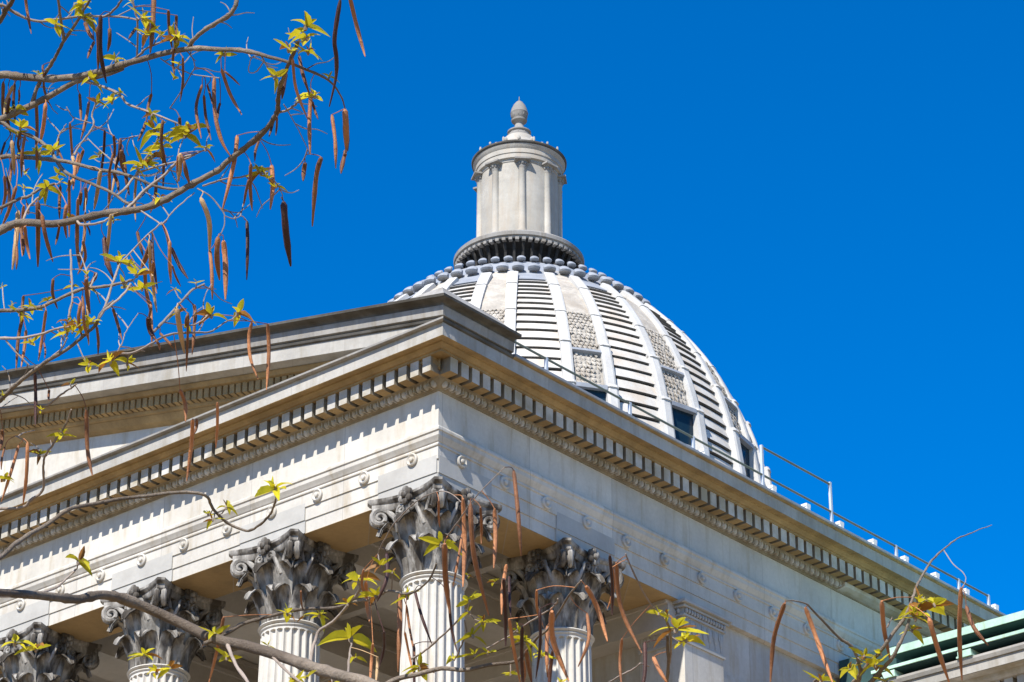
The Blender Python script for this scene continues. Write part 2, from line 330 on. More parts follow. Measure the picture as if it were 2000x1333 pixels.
# columns
def column_shaft():
    m = MB(); nf = 24; sub = 6; n = nf*sub; top = -1.83
    zs = [-13.2+Z0*0, -12.9, -9, -6, -4, -3, -2.3, -2.08, -2.05, -2.02, -1.995, -1.98, -1.97, -1.93]
    rings = []
    for z in zs:
        t = (z+13.2)/11.4; rad = .555 - .095*max(0, t)**1.6
        q = []
        for j in range(n):
            ph = (j % sub)/sub
            if ph < .2: d = 0
            else:
                x = (ph-.6)/.4; dep = .05*math.sqrt(max(0, 1-x*x))
                hgt = -1.975 - .045*(1-math.sqrt(max(0, 1-x*x)))
                d = dep if z < hgt else (0 if z > -1.972 else dep*0.0)
                if z < -12.95: d = 0
            a = 2*math.pi*j/n
            q.append(((rad-d)*math.cos(a), (rad-d)*math.sin(a), z))
        rings.append(q)
    m.loft(rings)
    m.lathe([(.455,-1.94),(.475,-1.93),(.485,-1.91),(.475,-1.89),(.465,-1.885),(.50,-1.875),(.515,-1.855),(.50,-1.835),(.44,-1.83)], 48)
    for r, z0, z1 in ((.62,-13.1,-12.95),(.70,-13.2,-13.1)): m.lathe([(.5,z0),(r,z0),(r,z1),(.5,z1)], 40)
    return m
def leaf(m, ang, base_r, z0, h, wid, out, curl):
    """an acanthus leaf bent over at the tip, with lobed edges and a hollow face"""
    nu, nv = 8, 16; er = Vector((math.cos(ang), math.sin(ang), 0)); et = Vector((-math.sin(ang), math.cos(ang), 0))
    cl = []
    for i in range(nv+1):
        t = i/nv
        if t < .7: s = t/.7; cl.append((base_r+out*.35*s**2.2, z0+h*.93*s))
        else:
            a = (t-.7)/.3*math.pi*.95; rr = curl
            cl.append((base_r+out*.35+rr*(1-math.cos(a))*.75+ (t-.7)*.2*out, z0+h*.93+rr*math.sin(a)*.8 - max(0, a-1.57)*rr*.35))
    for sgn, off in ((1, 0.0), (-1, -.022)):
        vs = []; fs = []
        for i, (r, z) in enumerate(cl):
            t = i/nv; lob = .80+.20*abs(math.cos(t*math.pi*3.5))
            wd = wid*(.75+.5*math.sin(min(1, t/.75)*math.pi*.62))*lob*(1 if t < .75 else max(.12, 1-((t-.75)/.25)**1.5*.85))
            for j in range(nu+1):
                s = j/nu*2-1
                k = abs(s); groove = .02*math.cos(s*math.pi*3)*(1 if k < .9 else 0)+ (.03 if k < .08 else 0)
                rr = r+off-.05*k*k*(1-t)+groove
                vs.append(er*rr+et*(s*wd/2)+Vector((0,0,z-.035*k*k*math.sin(t*math.pi)-.02*(1-abs(math.cos(t*math.pi*3.5)))*k)))
        for i in range(nv):
            for j in range(nu):
                a = i*(nu+1)+j; q = (a, a+1, a+nu+2, a+nu+1)
                fs.append(q if sgn == 1 else q[::-1])
        m.add(vs, fs)
def spiral(m, c, er, turns, r0, thick, a_start, dirn=1, wd=0.0, axis=None):
    pts = []; rad = []; n = int(14*turns)
    for i in range(n+1):
        t = i/n; a = a_start+dirn*2*math.pi*turns*t; r = r0*(1-.82*t)
        pts.append(Vector(c)+er*(r*math.cos(a))+Vector((0,0,r*math.sin(a)))); rad.append(thick*(1-.35*t))
    m.tube(pts, rad, 7)
    return pts[0]
def capital():
    m = MB(); b = -1.83
    m.lathe([(.40,b),(.42,b+.3),(.43,b+.7),(.47,b+.95),(.56,b+1.10),(.58,b+1.125),(.3,b+1.13)], 32)
    for k in range(8): leaf(m, k*math.pi/4+math.pi/8, .45, b+.01, .45, .37, .30, .125)
    for k in range(8): leaf(m, k*math.pi/4, .44, b+.01, .82, .40, .42, .15)
    for k in range(8):
        a = k*math.pi/4+math.pi/8; er = Vector((math.cos(a), math.sin(a), 0))
        m.tube([er*.47+Vector((0,0,b+.3)), er*.50+Vector((0,0,b+.62)), er*.54+Vector((0,0,b+.80))], [.05,.045,.075], 7)
    for k in range(4):
        a = k*math.pi/2+math.pi/4; er = Vector((math.cos(a), math.sin(a), 0)); et = Vector((-er.y, er.x, 0))
        for s in (-1, 1):
            c = er*.83+et*(s*.055)+Vector((0,0,b+.99))
            p0 = spiral(m, c, er, 1.6, .135, .048, R(100), -1)
            q = er*.50+et*(s*.16)+Vector((0,0,b+.72))
            m.tube([q, q.lerp(p0,.35)+Vector((0,0,.12)), q.lerp(p0,.7)+Vector((0,0,.09)), p0], [.055,.05,.045,.042], 7)
        leaf(m, a, .50, b+.60, .30, .26, .55, .08)
        m.ball(tuple(er*.86+Vector((0,0,b+.98))), .07, .07, .07, 8, 6)
    for k in range(4):
        a = k*math.pi/2; er = Vector((math.cos(a), math.sin(a), 0)); et = Vector((-er.y, er.x, 0))
        for s in (-1, 1):
            c = er*.62+et*(s*.115)+Vector((0,0,b+1.01))
            p0 = spiral(m, c, et*(-s), 1.4, .085, .03, R(200), -1)
            q = er*.52+et*(s*.26)+Vector((0,0,b+.72))
            m.tube([q, q.lerp(p0,.5)+er*.03+Vector((0,0,.05)), p0], [.04,.035,.03], 6)
        m.tube([er*.53+Vector((0,0,b+.75)), er*.60+Vector((0,0,b+.98)), er*.66+Vector((0,0,b+1.12))], [.02,.03,.03], 6)
        fc = er*.66+Vector((0,0,b+1.20))
        m.ball(tuple(fc+er*.04), .05, .05, .05, 8, 6)
        for j in range(6):
            t = j*math.pi/3+.5
            m.ball(tuple(fc+et*(.085*math.cos(t))+Vector((0,0,.095*math.sin(t)))), .05, .06, .062, 7, 5, a)
    def ab(half, dip, z):
        pts = []
        for k in range(4):
            a = k*math.pi/2; er = Vector((math.cos(a), math.sin(a), 0)); et = Vector((-er.y, er.x, 0))
            for j in range(11):
                s = -1+2*j/10; pts.append(er*(half-dip*(1-s*s)*1.0)+et*(s*(half-.085)) + Vector((0,0,z)))
        return pts
    m.loft([ab(.70,.19,b+1.09), ab(.72,.18,b+1.12), ab(.72,.17,b+1.19), ab(.74,.165,b+1.20), ab(.765,.155,b+1.235), ab(.765,.155,b+1.277)])
    return m
def put(src, name, parent, loc):
    o = src.copy(); o.parent = parent; o.location = loc; scene.collection.objects.link(o); return o
spots = [(-.484-3*k, .484) for k in range(10)] + [(-.484, 3.484), (XL+.484, 3.484)]
sh0 = cp0 = None
for i, (x, y) in enumerate(spots):
    if i == 0:
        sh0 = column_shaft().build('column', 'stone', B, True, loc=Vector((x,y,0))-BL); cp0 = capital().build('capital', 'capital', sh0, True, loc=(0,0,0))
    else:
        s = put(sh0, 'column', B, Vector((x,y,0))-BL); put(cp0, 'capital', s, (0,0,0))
# anta pilaster at the end of the portico's side
m = MB(); m.box(-.9, 0.0, 6.02, 7.07, -13.2, -1.22); ant = child('pilaster', m, 'stone')
m = MB()
m.box(-.95, .015, 6.0, 7.085, -1.22, -1.19); m.box(-.93, .03, 5.98, 7.10, -1.26, -1.22)
m.box(-.93, .004, 6.015, 7.075, -1.19, -.80); m.box(-.95, .045, 5.97, 7.115, -.80, -.765); m.box(-.95, .025, 5.99, 7.09, -.765, -.665)
m.box(-.95, .085, 5.93, 7.16, -.665, -.64); m.box(-.95, .06, 5.955, 7.13, -.64, -.605); m.box(-.95, .13, 5.89, 7.2, -.605, -.553)
for k in range(15):
    y = 6.03+.073*k
    m.ball((.05, y, -.715), .035, .028, .05, 8, 5)
    if k < 12: m.ball((-.06-.073*k, 5.965, -.715), .028, .035, .05, 8, 5)
for k in range(7):
    y = 6.09+.153*k
    m.ball((.012, y, -.96), .03, .045, .13, 8, 6); m.ball((.01, y-.05, -.90), .02, .02, .09, 6, 5); m.ball((.01, y+.05, -.90), .02, .02, .09, 6, 5); m.box(0, .016, y-.012, y+.012, -1.16, -1.0)
    x = -.08-.13*k
    m.ball((x, 6.008, -.96), .04, .03, .13, 8, 6); m.box(x-.012, x+.012, 6.0, 6.02, -1.16, -1.0)
child('pilaster_capital', m, 'greyst', ant, True)
m = MB(); m.box(-.115, -.06, 7.09, YE, -1.62, -1.52); m.box(-.115,-.08,7.09,YE,-1.56,-1.44); child('string_course', m, 'wallst')

# ---------------------------------------------------------------- dome and lantern
DX, DY, DA, DB, DZ = -13.984, 18.17, 5.93, 7.02, 8.025
def er_(az): return Vector((math.sin(R(az)), -math.cos(R(az)), 0))      # azimuth from the front, towards the right
def dome_r(z): return DA*math.sqrt(max(0, 1-((z-DZ)/DB)**2)) if z > DZ else DA
def dnorm(z):
    r = dome_r(z); n = Vector((r/DA**2, (z-DZ)/DB**2 if z > DZ else 0)); n.normalize(); return n
DC = Vector((DX, DY, 0))
def dp(az, z, off=0.0):
    n = dnorm(z); return DC + er_(az)*(dome_r(z)+off*n.x) + Vector((0,0,z+off*n.y))
zs = [DZ+DB*math.sin(R(a)) for a in range(0, 64, 3)]
m = MB(); m.lathe([(6.25,.5),(6.25,7.7),(6.4,7.75),(6.4,7.95),(6.0,8.0)]+[(dome_r(z)-.34, z) for z in zs]+[(2.3,14.55)], 96, (DX, DY))
dome = child('dome', m, 'course', B, True)
ZC = [13.26,13.11,12.92,12.76,12.60,12.41,12.21,12.0,11.77,11.52,11.26,10.98,10.70,10.40,10.08,9.76,9.44,9.12,8.80,8.48,8.16]
def strip(m, az0, az1, rows, n=6):
    """rows of (z, off) joined into a surface between two azimuths"""
    rings = [[dp(az0+(az1-az0)*j/n, z, off) for j in range(n+1)] for z, off in rows]
    m.loft(rings, closed=False, caps=False)
for b in range(16):
    az = 22.5*b
    m = MB()
    strip(m, az+5.6, az-5.6, [(14.0, .0), (13.30, .02), (13.29, -.3)])
    m.mi = 1; rows = []
    for i, z in enumerate(ZC):
        zn = ZC[i+1] if i+1 < len(ZC) else 8.0
        gr = .016 if z > 12.3 else (.028 if z > 10.5 else .052)
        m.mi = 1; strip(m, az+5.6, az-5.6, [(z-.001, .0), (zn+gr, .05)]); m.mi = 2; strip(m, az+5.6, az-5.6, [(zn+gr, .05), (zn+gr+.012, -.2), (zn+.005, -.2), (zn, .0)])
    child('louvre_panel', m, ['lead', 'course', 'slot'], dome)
    # scale-carved band
    m = MB(); c = az+11.25; hw = 3.45
    strip(m, c+hw, c-hw, [(14.0,.02),(13,.03),(12.3,.03),(11.5,.03),(10.5,.03),(9.66,.03)])
    z = 12.0
    while z > 9.75:
        sz = .095+.03*(12.0-z)/2.3
        r = dome_r(z); wid = R(2*hw)*r; nn = 6; sw = 2*hw/nn; odd = int(round(z*100)) % 2
        sh = .5 if (len(m.v)//7) % 2 else 0
        for k in range(nn+1):
            a0 = c-hw+sw*(k-.5*((int((12.0-z)*1000)//31) % 2))
            if a0 < c-hw-.01 or a0+sw > c+hw+.01: continue
            j = random.uniform(-.022, .022); a0 += random.uniform(-.06,.06)
            top = [dp(a0+sw*.08, z, .035), dp(a0+sw*.92, z, .035)]
            mid = [dp(a0+sw*.05, z-sz*.55, .045+j), dp(a0+sw*.5, z-sz*.5, .06+j), dp(a0+sw*.95, z-sz*.55, .045+j)]
            tip = [dp(a0+sw*.5, z-sz*1.1, .05+j), dp(a0+sw*.5, z-sz*1.1, .02)]
            m.add([top[0],top[1],mid[0],mid[1],mid[2],tip[0],tip[1]], [(0,2,3),(0,3,1),(1,3,4),(2,5,3),(3,5,4),(2,6,5),(5,6,4)])
        z -= sz
    m2 = child('scale_band', m, 'scale', dome)
    m = MB()
    rows = [dp(c-hw, 10.70, .16), dp(c-hw, 10.64, .16)]
    m.loft([[dp(a, 10.71, .0), dp(a, 10.71, .13), dp(a, 10.64, .14), dp(a, 10.63, .0)] for a in (c-hw, c, c+hw)]); child('lintel_band', m, 'lead', dome)
    # window at the foot of the band
    m = MB()
    def wbox(a0, a1, z0, z1, d0, d1):
        q = []
        for d in (d0, d1): q += [er_(a0)*(DA+d)+DC+Vector((0,0,z0)), er_(a1)*(DA+d)+DC+Vector((0,0,z0)), er_(a1)*(DA+d)+DC+Vector((0,0,z1)), er_(a0)*(DA+d)+DC+Vector((0,0,z1))]
        m.add(q, [(0,3,2,1),(4,5,6,7),(0,1,5,4),(1,2,6,5),(2,3,7,6),(3,0,4,7)])
    wbox(c-hw, c+hw, 8.0, 9.60, -.45, -.06); win = child('window', m, 'glass', dome)
    m = MB(); wbox(c-hw, c+hw, 9.60, 9.70, -.45, .06); child('window_frame', m, 'lead', win)
    m = MB(); wbox(c-hw, c+hw, 8.75, 8.80, -.058, -.03); child('glazing_bar', m, 'lead', win)
    # two ribs
    for s in (-1, 1):
        m = MB(); ca = c+s*4.75
        def rib(rows, wd):
            rings = []
            for z, off in rows:
                e = er_(ca); t = Vector((-e.y, e.x, 0)); n = dnorm(z)
                r = dome_r(z)
                base = DC+e*(r-.06)+Vector((0,0,z)); out = DC+e*(r+off*n.x)+Vector((0,0,z+off*n.y))
                rings.append([base-t*wd/2, base+t*wd/2, out+t*wd/2, out+t*(wd*.3)+ (out-base)*.12, out-t*(wd*.3)+(out-base)*.12, out-t*wd/2])
            m.loft(rings)
        rib([(DZ+DB*math.sin(R(a)), .085) for a in range(52, 22, -3)]+[(10.88,.085)], .25)
        rib([(10.93,.13),(10.86,.15),(10.86,.12),(10.4,.12),(10.0,.12),(9.69,.12)], .25)
        rib([(9.72,.19),(9.64,.21),(9.64,.18),(9.2,.17),(8.6,.19),(8.0,.19)], .27)
        for zz in (11.9, 12.94): rib([(zz+.012,.10),(zz-.012,.10)], .265)
        child('rib', m, 'rib', dome)
# crown of the dome: two rings of scroll knobs
m = MB()
m.lathe([(3.33,13.78),(3.31,13.86),(3.1,14.03),(2.85,14.25),(2.75,14.40),(2.5,14.55),(1.3,14.8),(1.2,14.9)], 96, (DX, DY))
for n, r, z, s in ((58, 3.40, 13.92, .15), (56, 2.75, 14.50, .108)):
    for k in range(n):
        a = 360*(k+.5)/n; e = er_(a); p = DC+e*r
        rot = math.atan2(e.y, e.x)
        t = Vector((-e.y, e.x, 0)); rings = []
        for f, dz, o in ((.55,-.55,-.3),(.95,-.5,.1),(1.0,-.25,.25),(.98,.1,.1),(.8,.5,-.2),(.45,.85,-.5),(.1,.95,-.7)):
            rings.append([p+e*(s*(o+f*.8*math.cos(2*math.pi*j/10)))+t*(s*f*1.02*math.sin(2*math.pi*j/10))+Vector((0,0,z+s*dz)) for j in range(10)])
        m.loft(rings)
child('crown_ring', m, 'lead', dome, True)
# lantern
m = MB()
m.lathe([(1.18,14.8),(1.18,15.35),(1.30,15.6),(1.50,15.74)], 64, (DX, DY))
for k in range(40):
    e = er_(9*k); m.tube([DC+e*1.36+Vector((0,0,14.7)), DC+e*1.36+Vector((0,0,15.45)), DC+e*1.46+Vector((0,0,15.70))], [.045,.04,.05], 6)
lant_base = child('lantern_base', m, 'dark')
m = MB(); m.lathe([(1.05,15.75),(1.56,15.75),(1.565,15.80),(1.61,15.81),(1.62,15.90),(1.57,15.95),(1.3,16.0),(1.05,16.02)], 96, (DX, DY))
for k in range(60):
    e = er_(6*k+3); t = Vector((-e.y, e.x, 0)); p = DC+e*1.55
    m.add([p+t*s*.045+e*d+Vector((0,0,z)) for z in (15.68, 15.752) for s, d in ((-1,-.1),(1,-.1),(1,.04),(-1,.04))], [(0,3,2,1),(4,5,6,7),(0,1,5,4),(1,2,6,5),(2,3,7,6),(3,0,4,7)])
child('balcony_ring', m, 'simast', lant_base)
m = MB(); m.lathe([(1.12,16.0),(1.12,16.1),(1.05,16.15),(1.0,16.2),(1.0,18.2),(1.02,18.22),(1.02,18.28),(1.08,18.30),(1.08,18.42),(1.10,18.43),(1.10,18.55),(1.12,18.57),(1.16,18.66),(1.0,18.665)], 72, (DX, DY))
lan = child('lantern', m, 'lantern', B, True)
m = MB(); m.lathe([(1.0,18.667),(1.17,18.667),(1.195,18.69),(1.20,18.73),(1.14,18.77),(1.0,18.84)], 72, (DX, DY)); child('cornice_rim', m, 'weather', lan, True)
for k in range(9):
    az = 45+40*k; e = er_(az); t = Vector((-e.y, e.x, 0)); p = DC+e*.99
    m = MB(); m.lathe([(.105,16.2),(.12,16.2),(.12,16.27),(.098,16.3),(.092,18.0),(.105,18.02)], 14, (p.x, p.y)); pl = child('pilaster', m, 'lantern', lan, True)
    m = MB(); m.lathe([(.10,18.02),(.11,18.06),(.12,18.14),(.15,18.2)], 12, (p.x, p.y))
    for j in range(5):
        a = R(az-90-70+35*j); m.ball((p.x+.12*math.cos(a), p.y+.12*math.sin(a), 18.13), .035, .035, .04, 6, 5)
    m.add([p+t*s*.20+e*d+Vector((0,0,z)) for z in (18.2, 18.245) for s, d in ((-1,-.1),(1,-.1),(1,.2),(-1,.2))], [(0,3,2,1),(4,5,6,7),(0,1,5,4),(1,2,6,5),(2,3,7,6),(3,0,4,7)])
    child('pilaster_capital', m, 'simast', pl, True)
m = MB(); m.lathe([(1.02,18.842),(.95,18.88),(.62,19.10),(.58,19.16),(.50,19.20),(.42,19.30),(.38,19.42),(.36,19.45)], 48, (DX, DY))
for k in range(18):
    e = er_(20*k); p = DC+e*1.11; m.ball((p.x, p.y, 18.83), .03, .03, .085 if k % 2 else .045, 6, 5)
for k in range(12):
    e = er_(30*k+10); p = DC+e*.66; m.ball((p.x, p.y, 19.12), .05, .05, .06, 6, 5)
child('lantern_roof', m, 'lantern', lan, True)
m = MB(); m.lathe([(r_*.97, z_) for r_, z_ in [(.33,19.45),(.33,19.50),(.29,19.52),(.27,19.60),(.31,19.63),(.31,19.66),(.20,19.70),(.13,19.80),(.105,19.90),(.13,19.94),(.20,19.98),(.21,20.02),(.17,20.05),(.215,20.12),(.225,20.2),(.235,20.22),(.225,20.25),(.205,20.34),(.16,20.45),(.09,20.55),(.03,20.60),(.015,20.61),(.012,20.72)]], 32, (DX, DY))
for k in range(10):
    e = er_(36*k); p = DC+e*.18; m.ball((p.x, p.y, 20.16), .04, .04, .075, 6, 5)
    p = DC+e*.245; m.ball((p.x, p.y, 19.57), .035, .035, .045, 6, 5)
child('finial', m, 'simast', lan, True)

# ---------------------------------------------------------------- roof railing
RL = Vector((.5, 8.0, Z0+F+.80))
rail = empty('roof_railing', RL, 'thin grey metal railing with white ballast blocks along the edge of the roof', 'railing')
def rchild(n, m, mt, sm=False): return m.build(n, mt, rail, sm)
ZR = 2.17
m = MB(); m.tube([(.5, y, ZR) for y in (1.1, 4, 8, 12, 14.85)], .020, 8); rchild('rail_tube', m, 'rail', True)
m = MB(); m.tube([(.5, y, 2.70) for y in (7.7, 8.7, 9.74)], .020, 8); rchild('rail_tube', m, 'rail', True)
for y, h in ((1.95,ZR),(4.06,ZR),(5.75,ZR),(7.7,2.71),(9.74,2.72),(11.76,ZR),(13.83,ZR),(14.85,ZR)):
    m = MB(); m.box(.478, .522, y-.024, y+.024, F+.80, h+.02); m.box(.44,.56,y-.06,y+.06,F+.79,F+.83); rchild('post', m, 'steel')
for y in (5.97, 7.9, 8.9, 9.91, 10.94, 11.95, 12.96, 13.97, 14.98):
    m = MB(); m.loft([[(.43,y-.05,1.82),(.60,y-.05,1.82),(.60,y+.05,1.82),(.43,y+.05,1.82)],[(.43,y-.05,1.95),(.60,y-.05,1.95),(.60,y+.05,1.95),(.43,y+.05,1.95)],[(.43,y-.06,1.955),(.60,y-.06,1.955),(.60,y+.06,1.955),(.43,y+.06,1.955)],[(.43,y-.06,2.01),(.60,y-.06,2.01),(.60,y+.06,2.01),(.43,y+.06,2.01)]]); 
    rchild('ballast_block', m, 'white')

# ---------------------------------------------------------------- lower wing with the copper edge
WL = Vector((12, 11.5, 0))
W = empty('wing_building', WL, 'lower stone wing with pale green copper roof edge at the bottom right', 'building')
def wc(n, m, mt, p=None, sm=False): return m.build(n, mt, p or W, sm)
WX1 = 26
m = MB(); m.box(.02, WX1, 10.9, 17, -20, -1.9); wc('wall', m, 'wallst')
def wsweep(prof, x0=.02): 
    m = MB(); m.loft([[(x0, 10.9-o, z) for o, z in prof], [(WX1, 10.9-o, z) for o, z in prof]]); return m
cn = wc('cornice', wsweep([(-.5,-1.9),(.02,-1.9),(.10,-1.80),(.19,-1.67),(.20,-1.40),(.45,-1.40),(.50,-1.36),(.52,-1.30),(.72,-1.295),(-.5,-1.29)]), 'cornice')
wc('corona', wsweep([(-.5,-1.289),(.72,-1.289),(.74,-1.30),(.76,-1.30),(.765,-1.13),(.80,-1.14),(.83,-1.08),(.83,-1.04),(-.5,-1.03)]), 'fascia', cn)
m = MB()
for k in range(100): m.box(.25+.25*k, .25+.25*k+.165, 10.9-.40, 10.9-.19, -1.65, -1.402, [1,0,0,2,0,2])  # undersides carry the painted bounce tint here too
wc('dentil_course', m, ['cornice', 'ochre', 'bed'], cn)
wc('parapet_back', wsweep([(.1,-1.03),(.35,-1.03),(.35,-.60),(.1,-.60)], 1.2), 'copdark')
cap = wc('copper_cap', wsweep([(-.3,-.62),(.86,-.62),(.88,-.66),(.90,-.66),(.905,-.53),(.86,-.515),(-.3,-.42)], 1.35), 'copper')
wc('copper_cap_shade', wsweep([(.36,-.66),(.855,-.66),(.855,-.622),(.36,-.622)], 1.36), 'copdark', cap)  # dark sheet painting the shade under the cap
for k in range(16):
    x = 2.0+1.1*k; m = MB(); m.loft([[(x, 10.9-o, z) for o, z in ((-.2,-.44),(.862,-.512),(.908,-.528),(.912,-.655),(.88,-.655))], [(x+.03, 10.9-o, z) for o, z in ((-.2,-.43),(.862,-.505),(.912,-.525),(.916,-.658),(.88,-.655))]]); wc('standing_seam', m, 'copper', cap)
wc('copper_strip_shade', wsweep([(.36,-.91),(.85,-.91),(.85,-.891),(.36,-.891)], .96), 'copdark')  # dark sheet painting the shade under the strip
wc('copper_strip', wsweep([(.36,-.89),(.88,-.89),(.88,-.835),(.36,-.83)], .95), 'copper')
for k in range(12):
    x = 1.15+1.52*k
    m = MB(); m.box(x, x+.26, 10.9-.86, 10.9-.3, -1.03, -.911); m.box(x-.02,x+.28,10.9-.875,10.9-.5,-1.032,-1.0); wc('copper_block', m, 'copper')
m = MB(); m.box(.02, 1.2, 10.45, 11.5, -1.4, -.30); m.box(.02,1.3,10.35,10.45,-1.15,-1.0); wc('flashing', m, 'copdark')
m = MB(); m.loft([[(1.3,11.2,-.44),(1.3,14,.3),(1.3,17,-.44)],[(WX1,11.2,-.44),(WX1,14,.3),(WX1,17,-.44)]]); wc('roof', m, 'copper')

# ---------------------------------------------------------------- the two catalpa trees in front
ZM = {'A':(0,0,3.921),'B':(360,0,3.921),'C':(0,300,3.921),'D':(360,300,3.921),'E':(0,600,3.332),'F':(360,600,3.332),
      'G':(380,900,3.0775),'H':(680,900,3.0775),'I':(940,950,3.48),'J':(1200,950,3.48),'K':(1560,950,3.48),'M':(0,940,3.393),'P':(0,0,1.0)}
CV = Vector(CAM)
def wpt(u, v, d):
    """the point of the garden seen in that direction at depth d (metres)"""
    return CV + fw*d + RT*((u-1000)/FPX*d) + UP*(-(v-666.5)/FPX*d)
def crom(p, k=5):
    out = []
    for i in range(len(p)-1):
        a = p[max(i-1,0)]; b = p[i]; c = p[i+1]; d = p[min(i+2,len(p)-1)]
        for j in range(k):
            t = j/k
            out.append(tuple(.5*((2*b[q])+(-a[q]+c[q])*t+(2*a[q]-5*b[q]+4*c[q]-d[q])*t*t+(-a[q]+3*b[q]-3*c[q]+d[q])*t**3) for q in range(len(b))))
    out.append(tuple(p[-1])); return out
class Tree:
    def __init__(s, name, D, trunk, label, group):
        s.D = D; s.samples = []; s.rng = random.Random(len(label))
        b = wpt(*trunk, D); s.base = Vector((b.x, b.y, 0)); s.e = empty(name, s.base, label, 'tree', group); s.pods = []
    def dep(s, u, v): return s.D + .55*math.sin(u*.0045+v*.0031+s.D) + .35*math.sin(v*.008-u*.003)
    def branch(s, z, pts, r0, r1, dark=False, k=5, name='branch'):
        ox, oy, sc = ZM[z]
        p = [((x/sc+ox), (y/sc+oy)) if len(q) == 2 else (x/sc+ox, y/sc+oy) for q in pts for x, y in [q[:2]]]
        s.px(p, r0, r1, k, name)
    def px(s, p, r0, r1, k=5, name='branch'):
        c = crom(p, k); P = []; rad = []; n = len(c)
        for i, (u, v) in enumerate(c):
            d = s.dep(u, v); t = i/(n-1)
            wob = (s.rng.uniform(-.7,.7) if 0 < i < n-1 else 0)
            P.append(wpt(u+wob, v+wob*.6, d)); rr = (r0+(r1-r0)*t)
            kn = (.86 if r0 < 20 else 1)*(1+.22*(s.rng.random() < .22))
            rad.append(max(.7, rr)*kn*d/FPX)
            if -200 < u < 2100: s.samples.append((u, v))
        m = MB(); m.tube(P, rad, 7 if r0 < 4 else 10)
        if r0 < 12 and n > 8 and s.D > 10:
            for q in range(s.rng.randint(1, 3) if r0 < 4 else s.rng.randint(2, 5)):
                i = s.rng.randrange(2, n-1); u, v = c[i]; L = s.rng.uniform(25, 75); a = s.rng.choice((-1, 1))*s.rng.uniform(.5, 1.3)
                du, dv = c[i][0]-c[i-1][0], c[i][1]-c[i-1][1]; h = math.hypot(du, dv)+1e-6; du, dv = du/h, dv/h
                pp = [(u, v)]; 
                for w_ in range(3):
                    x, y = du*math.cos(a)-dv*math.sin(a), du*math.sin(a)+dv*math.cos(a); pp.append((pp[-1][0]+x*L/3, pp[-1][1]+y*L/3)); a += s.rng.uniform(-.5, .5)
                cc = crom(pp, 3); d = s.dep(u, v); m.tube([wpt(x, y, d+.03*k) for k, (x, y) in enumerate(cc)], [(1.5-.8*k/len(cc))*d/FPX for k in range(len(cc))], 5)
        return m.build(name, 'bark' if r0 >= 4.5 else 'twig', s.e, True, zoff=0)
    def near(s, u, v, above=True):
        best = None
        for a, b in s.samples:
            if above and b > v-4: continue
            q = math.hypot(a-u, (b-v)*.8)
            if best is None or q < best[0]: best = (q, a, b)
        return best
    def pod(s, z, pts, w, kind='pod'):
        ox, oy, sc = ZM[z]; s.pods.append(([(x/sc+ox, y/sc+oy) for x, y in pts], w, kind))
    def make_pods(s):
        s.pods.sort(key=lambda q: -q[1]*sum(math.dist(a, b) for a, b in zip(q[0], q[0][1:])))
        rest = MB(); 
        for i, (p, w, kind) in enumerate(s.pods):
            m = MB() if i < 99 else rest
            j = s.rng.uniform(-.12, .12)
            if len(p) == 2:
                mx = ((p[0][0]+p[1][0])/2+s.rng.uniform(-3,3), (p[0][1]+p[1][1])/2); p = [p[0], mx, p[1]]
            c = crom(p, 6); n = len(c); d0 = s.dep(*c[0])+j; P = []; rad = []
            for k, (u, v) in enumerate(c):
                t = k/(n-1)
                P.append(wpt(u, v, d0+.05*math.sin(3*t+j*20))); prof = min(1, .5+t*6)*min(1, .25+(1-t)*2.2)*(.88 if s.D > 10 else .84)
                rad.append(w*.5*prof*(1+s.rng.uniform(-.07,.07))*d0/FPX)
            m.tube(P, rad, 8)
            nb = s.near(*p[0]) if p[0][1] > 12 else None
            if nb and nb[0] < 110:
                q = [(nb[1], nb[2]), ((nb[1]+p[0][0])/2+s.rng.uniform(-5,5), (nb[2]+p[0][1])/2+s.rng.uniform(-6,2)), p[0]]
                c = crom(q, 3); d1 = s.dep(*c[0])
                m.tube([wpt(u, v, d1+(d0-d1)*k/(len(c)-1)) for k, (u, v) in enumerate(c)], .9*d0/FPX, 5)
            if m is not rest: m.build('seed_pod', kind, s.e, True, zoff=0)
        if rest.v: tag(rest.build('small_seed_pods', 'pod', s.e, True, zoff=0), kind='stuff')
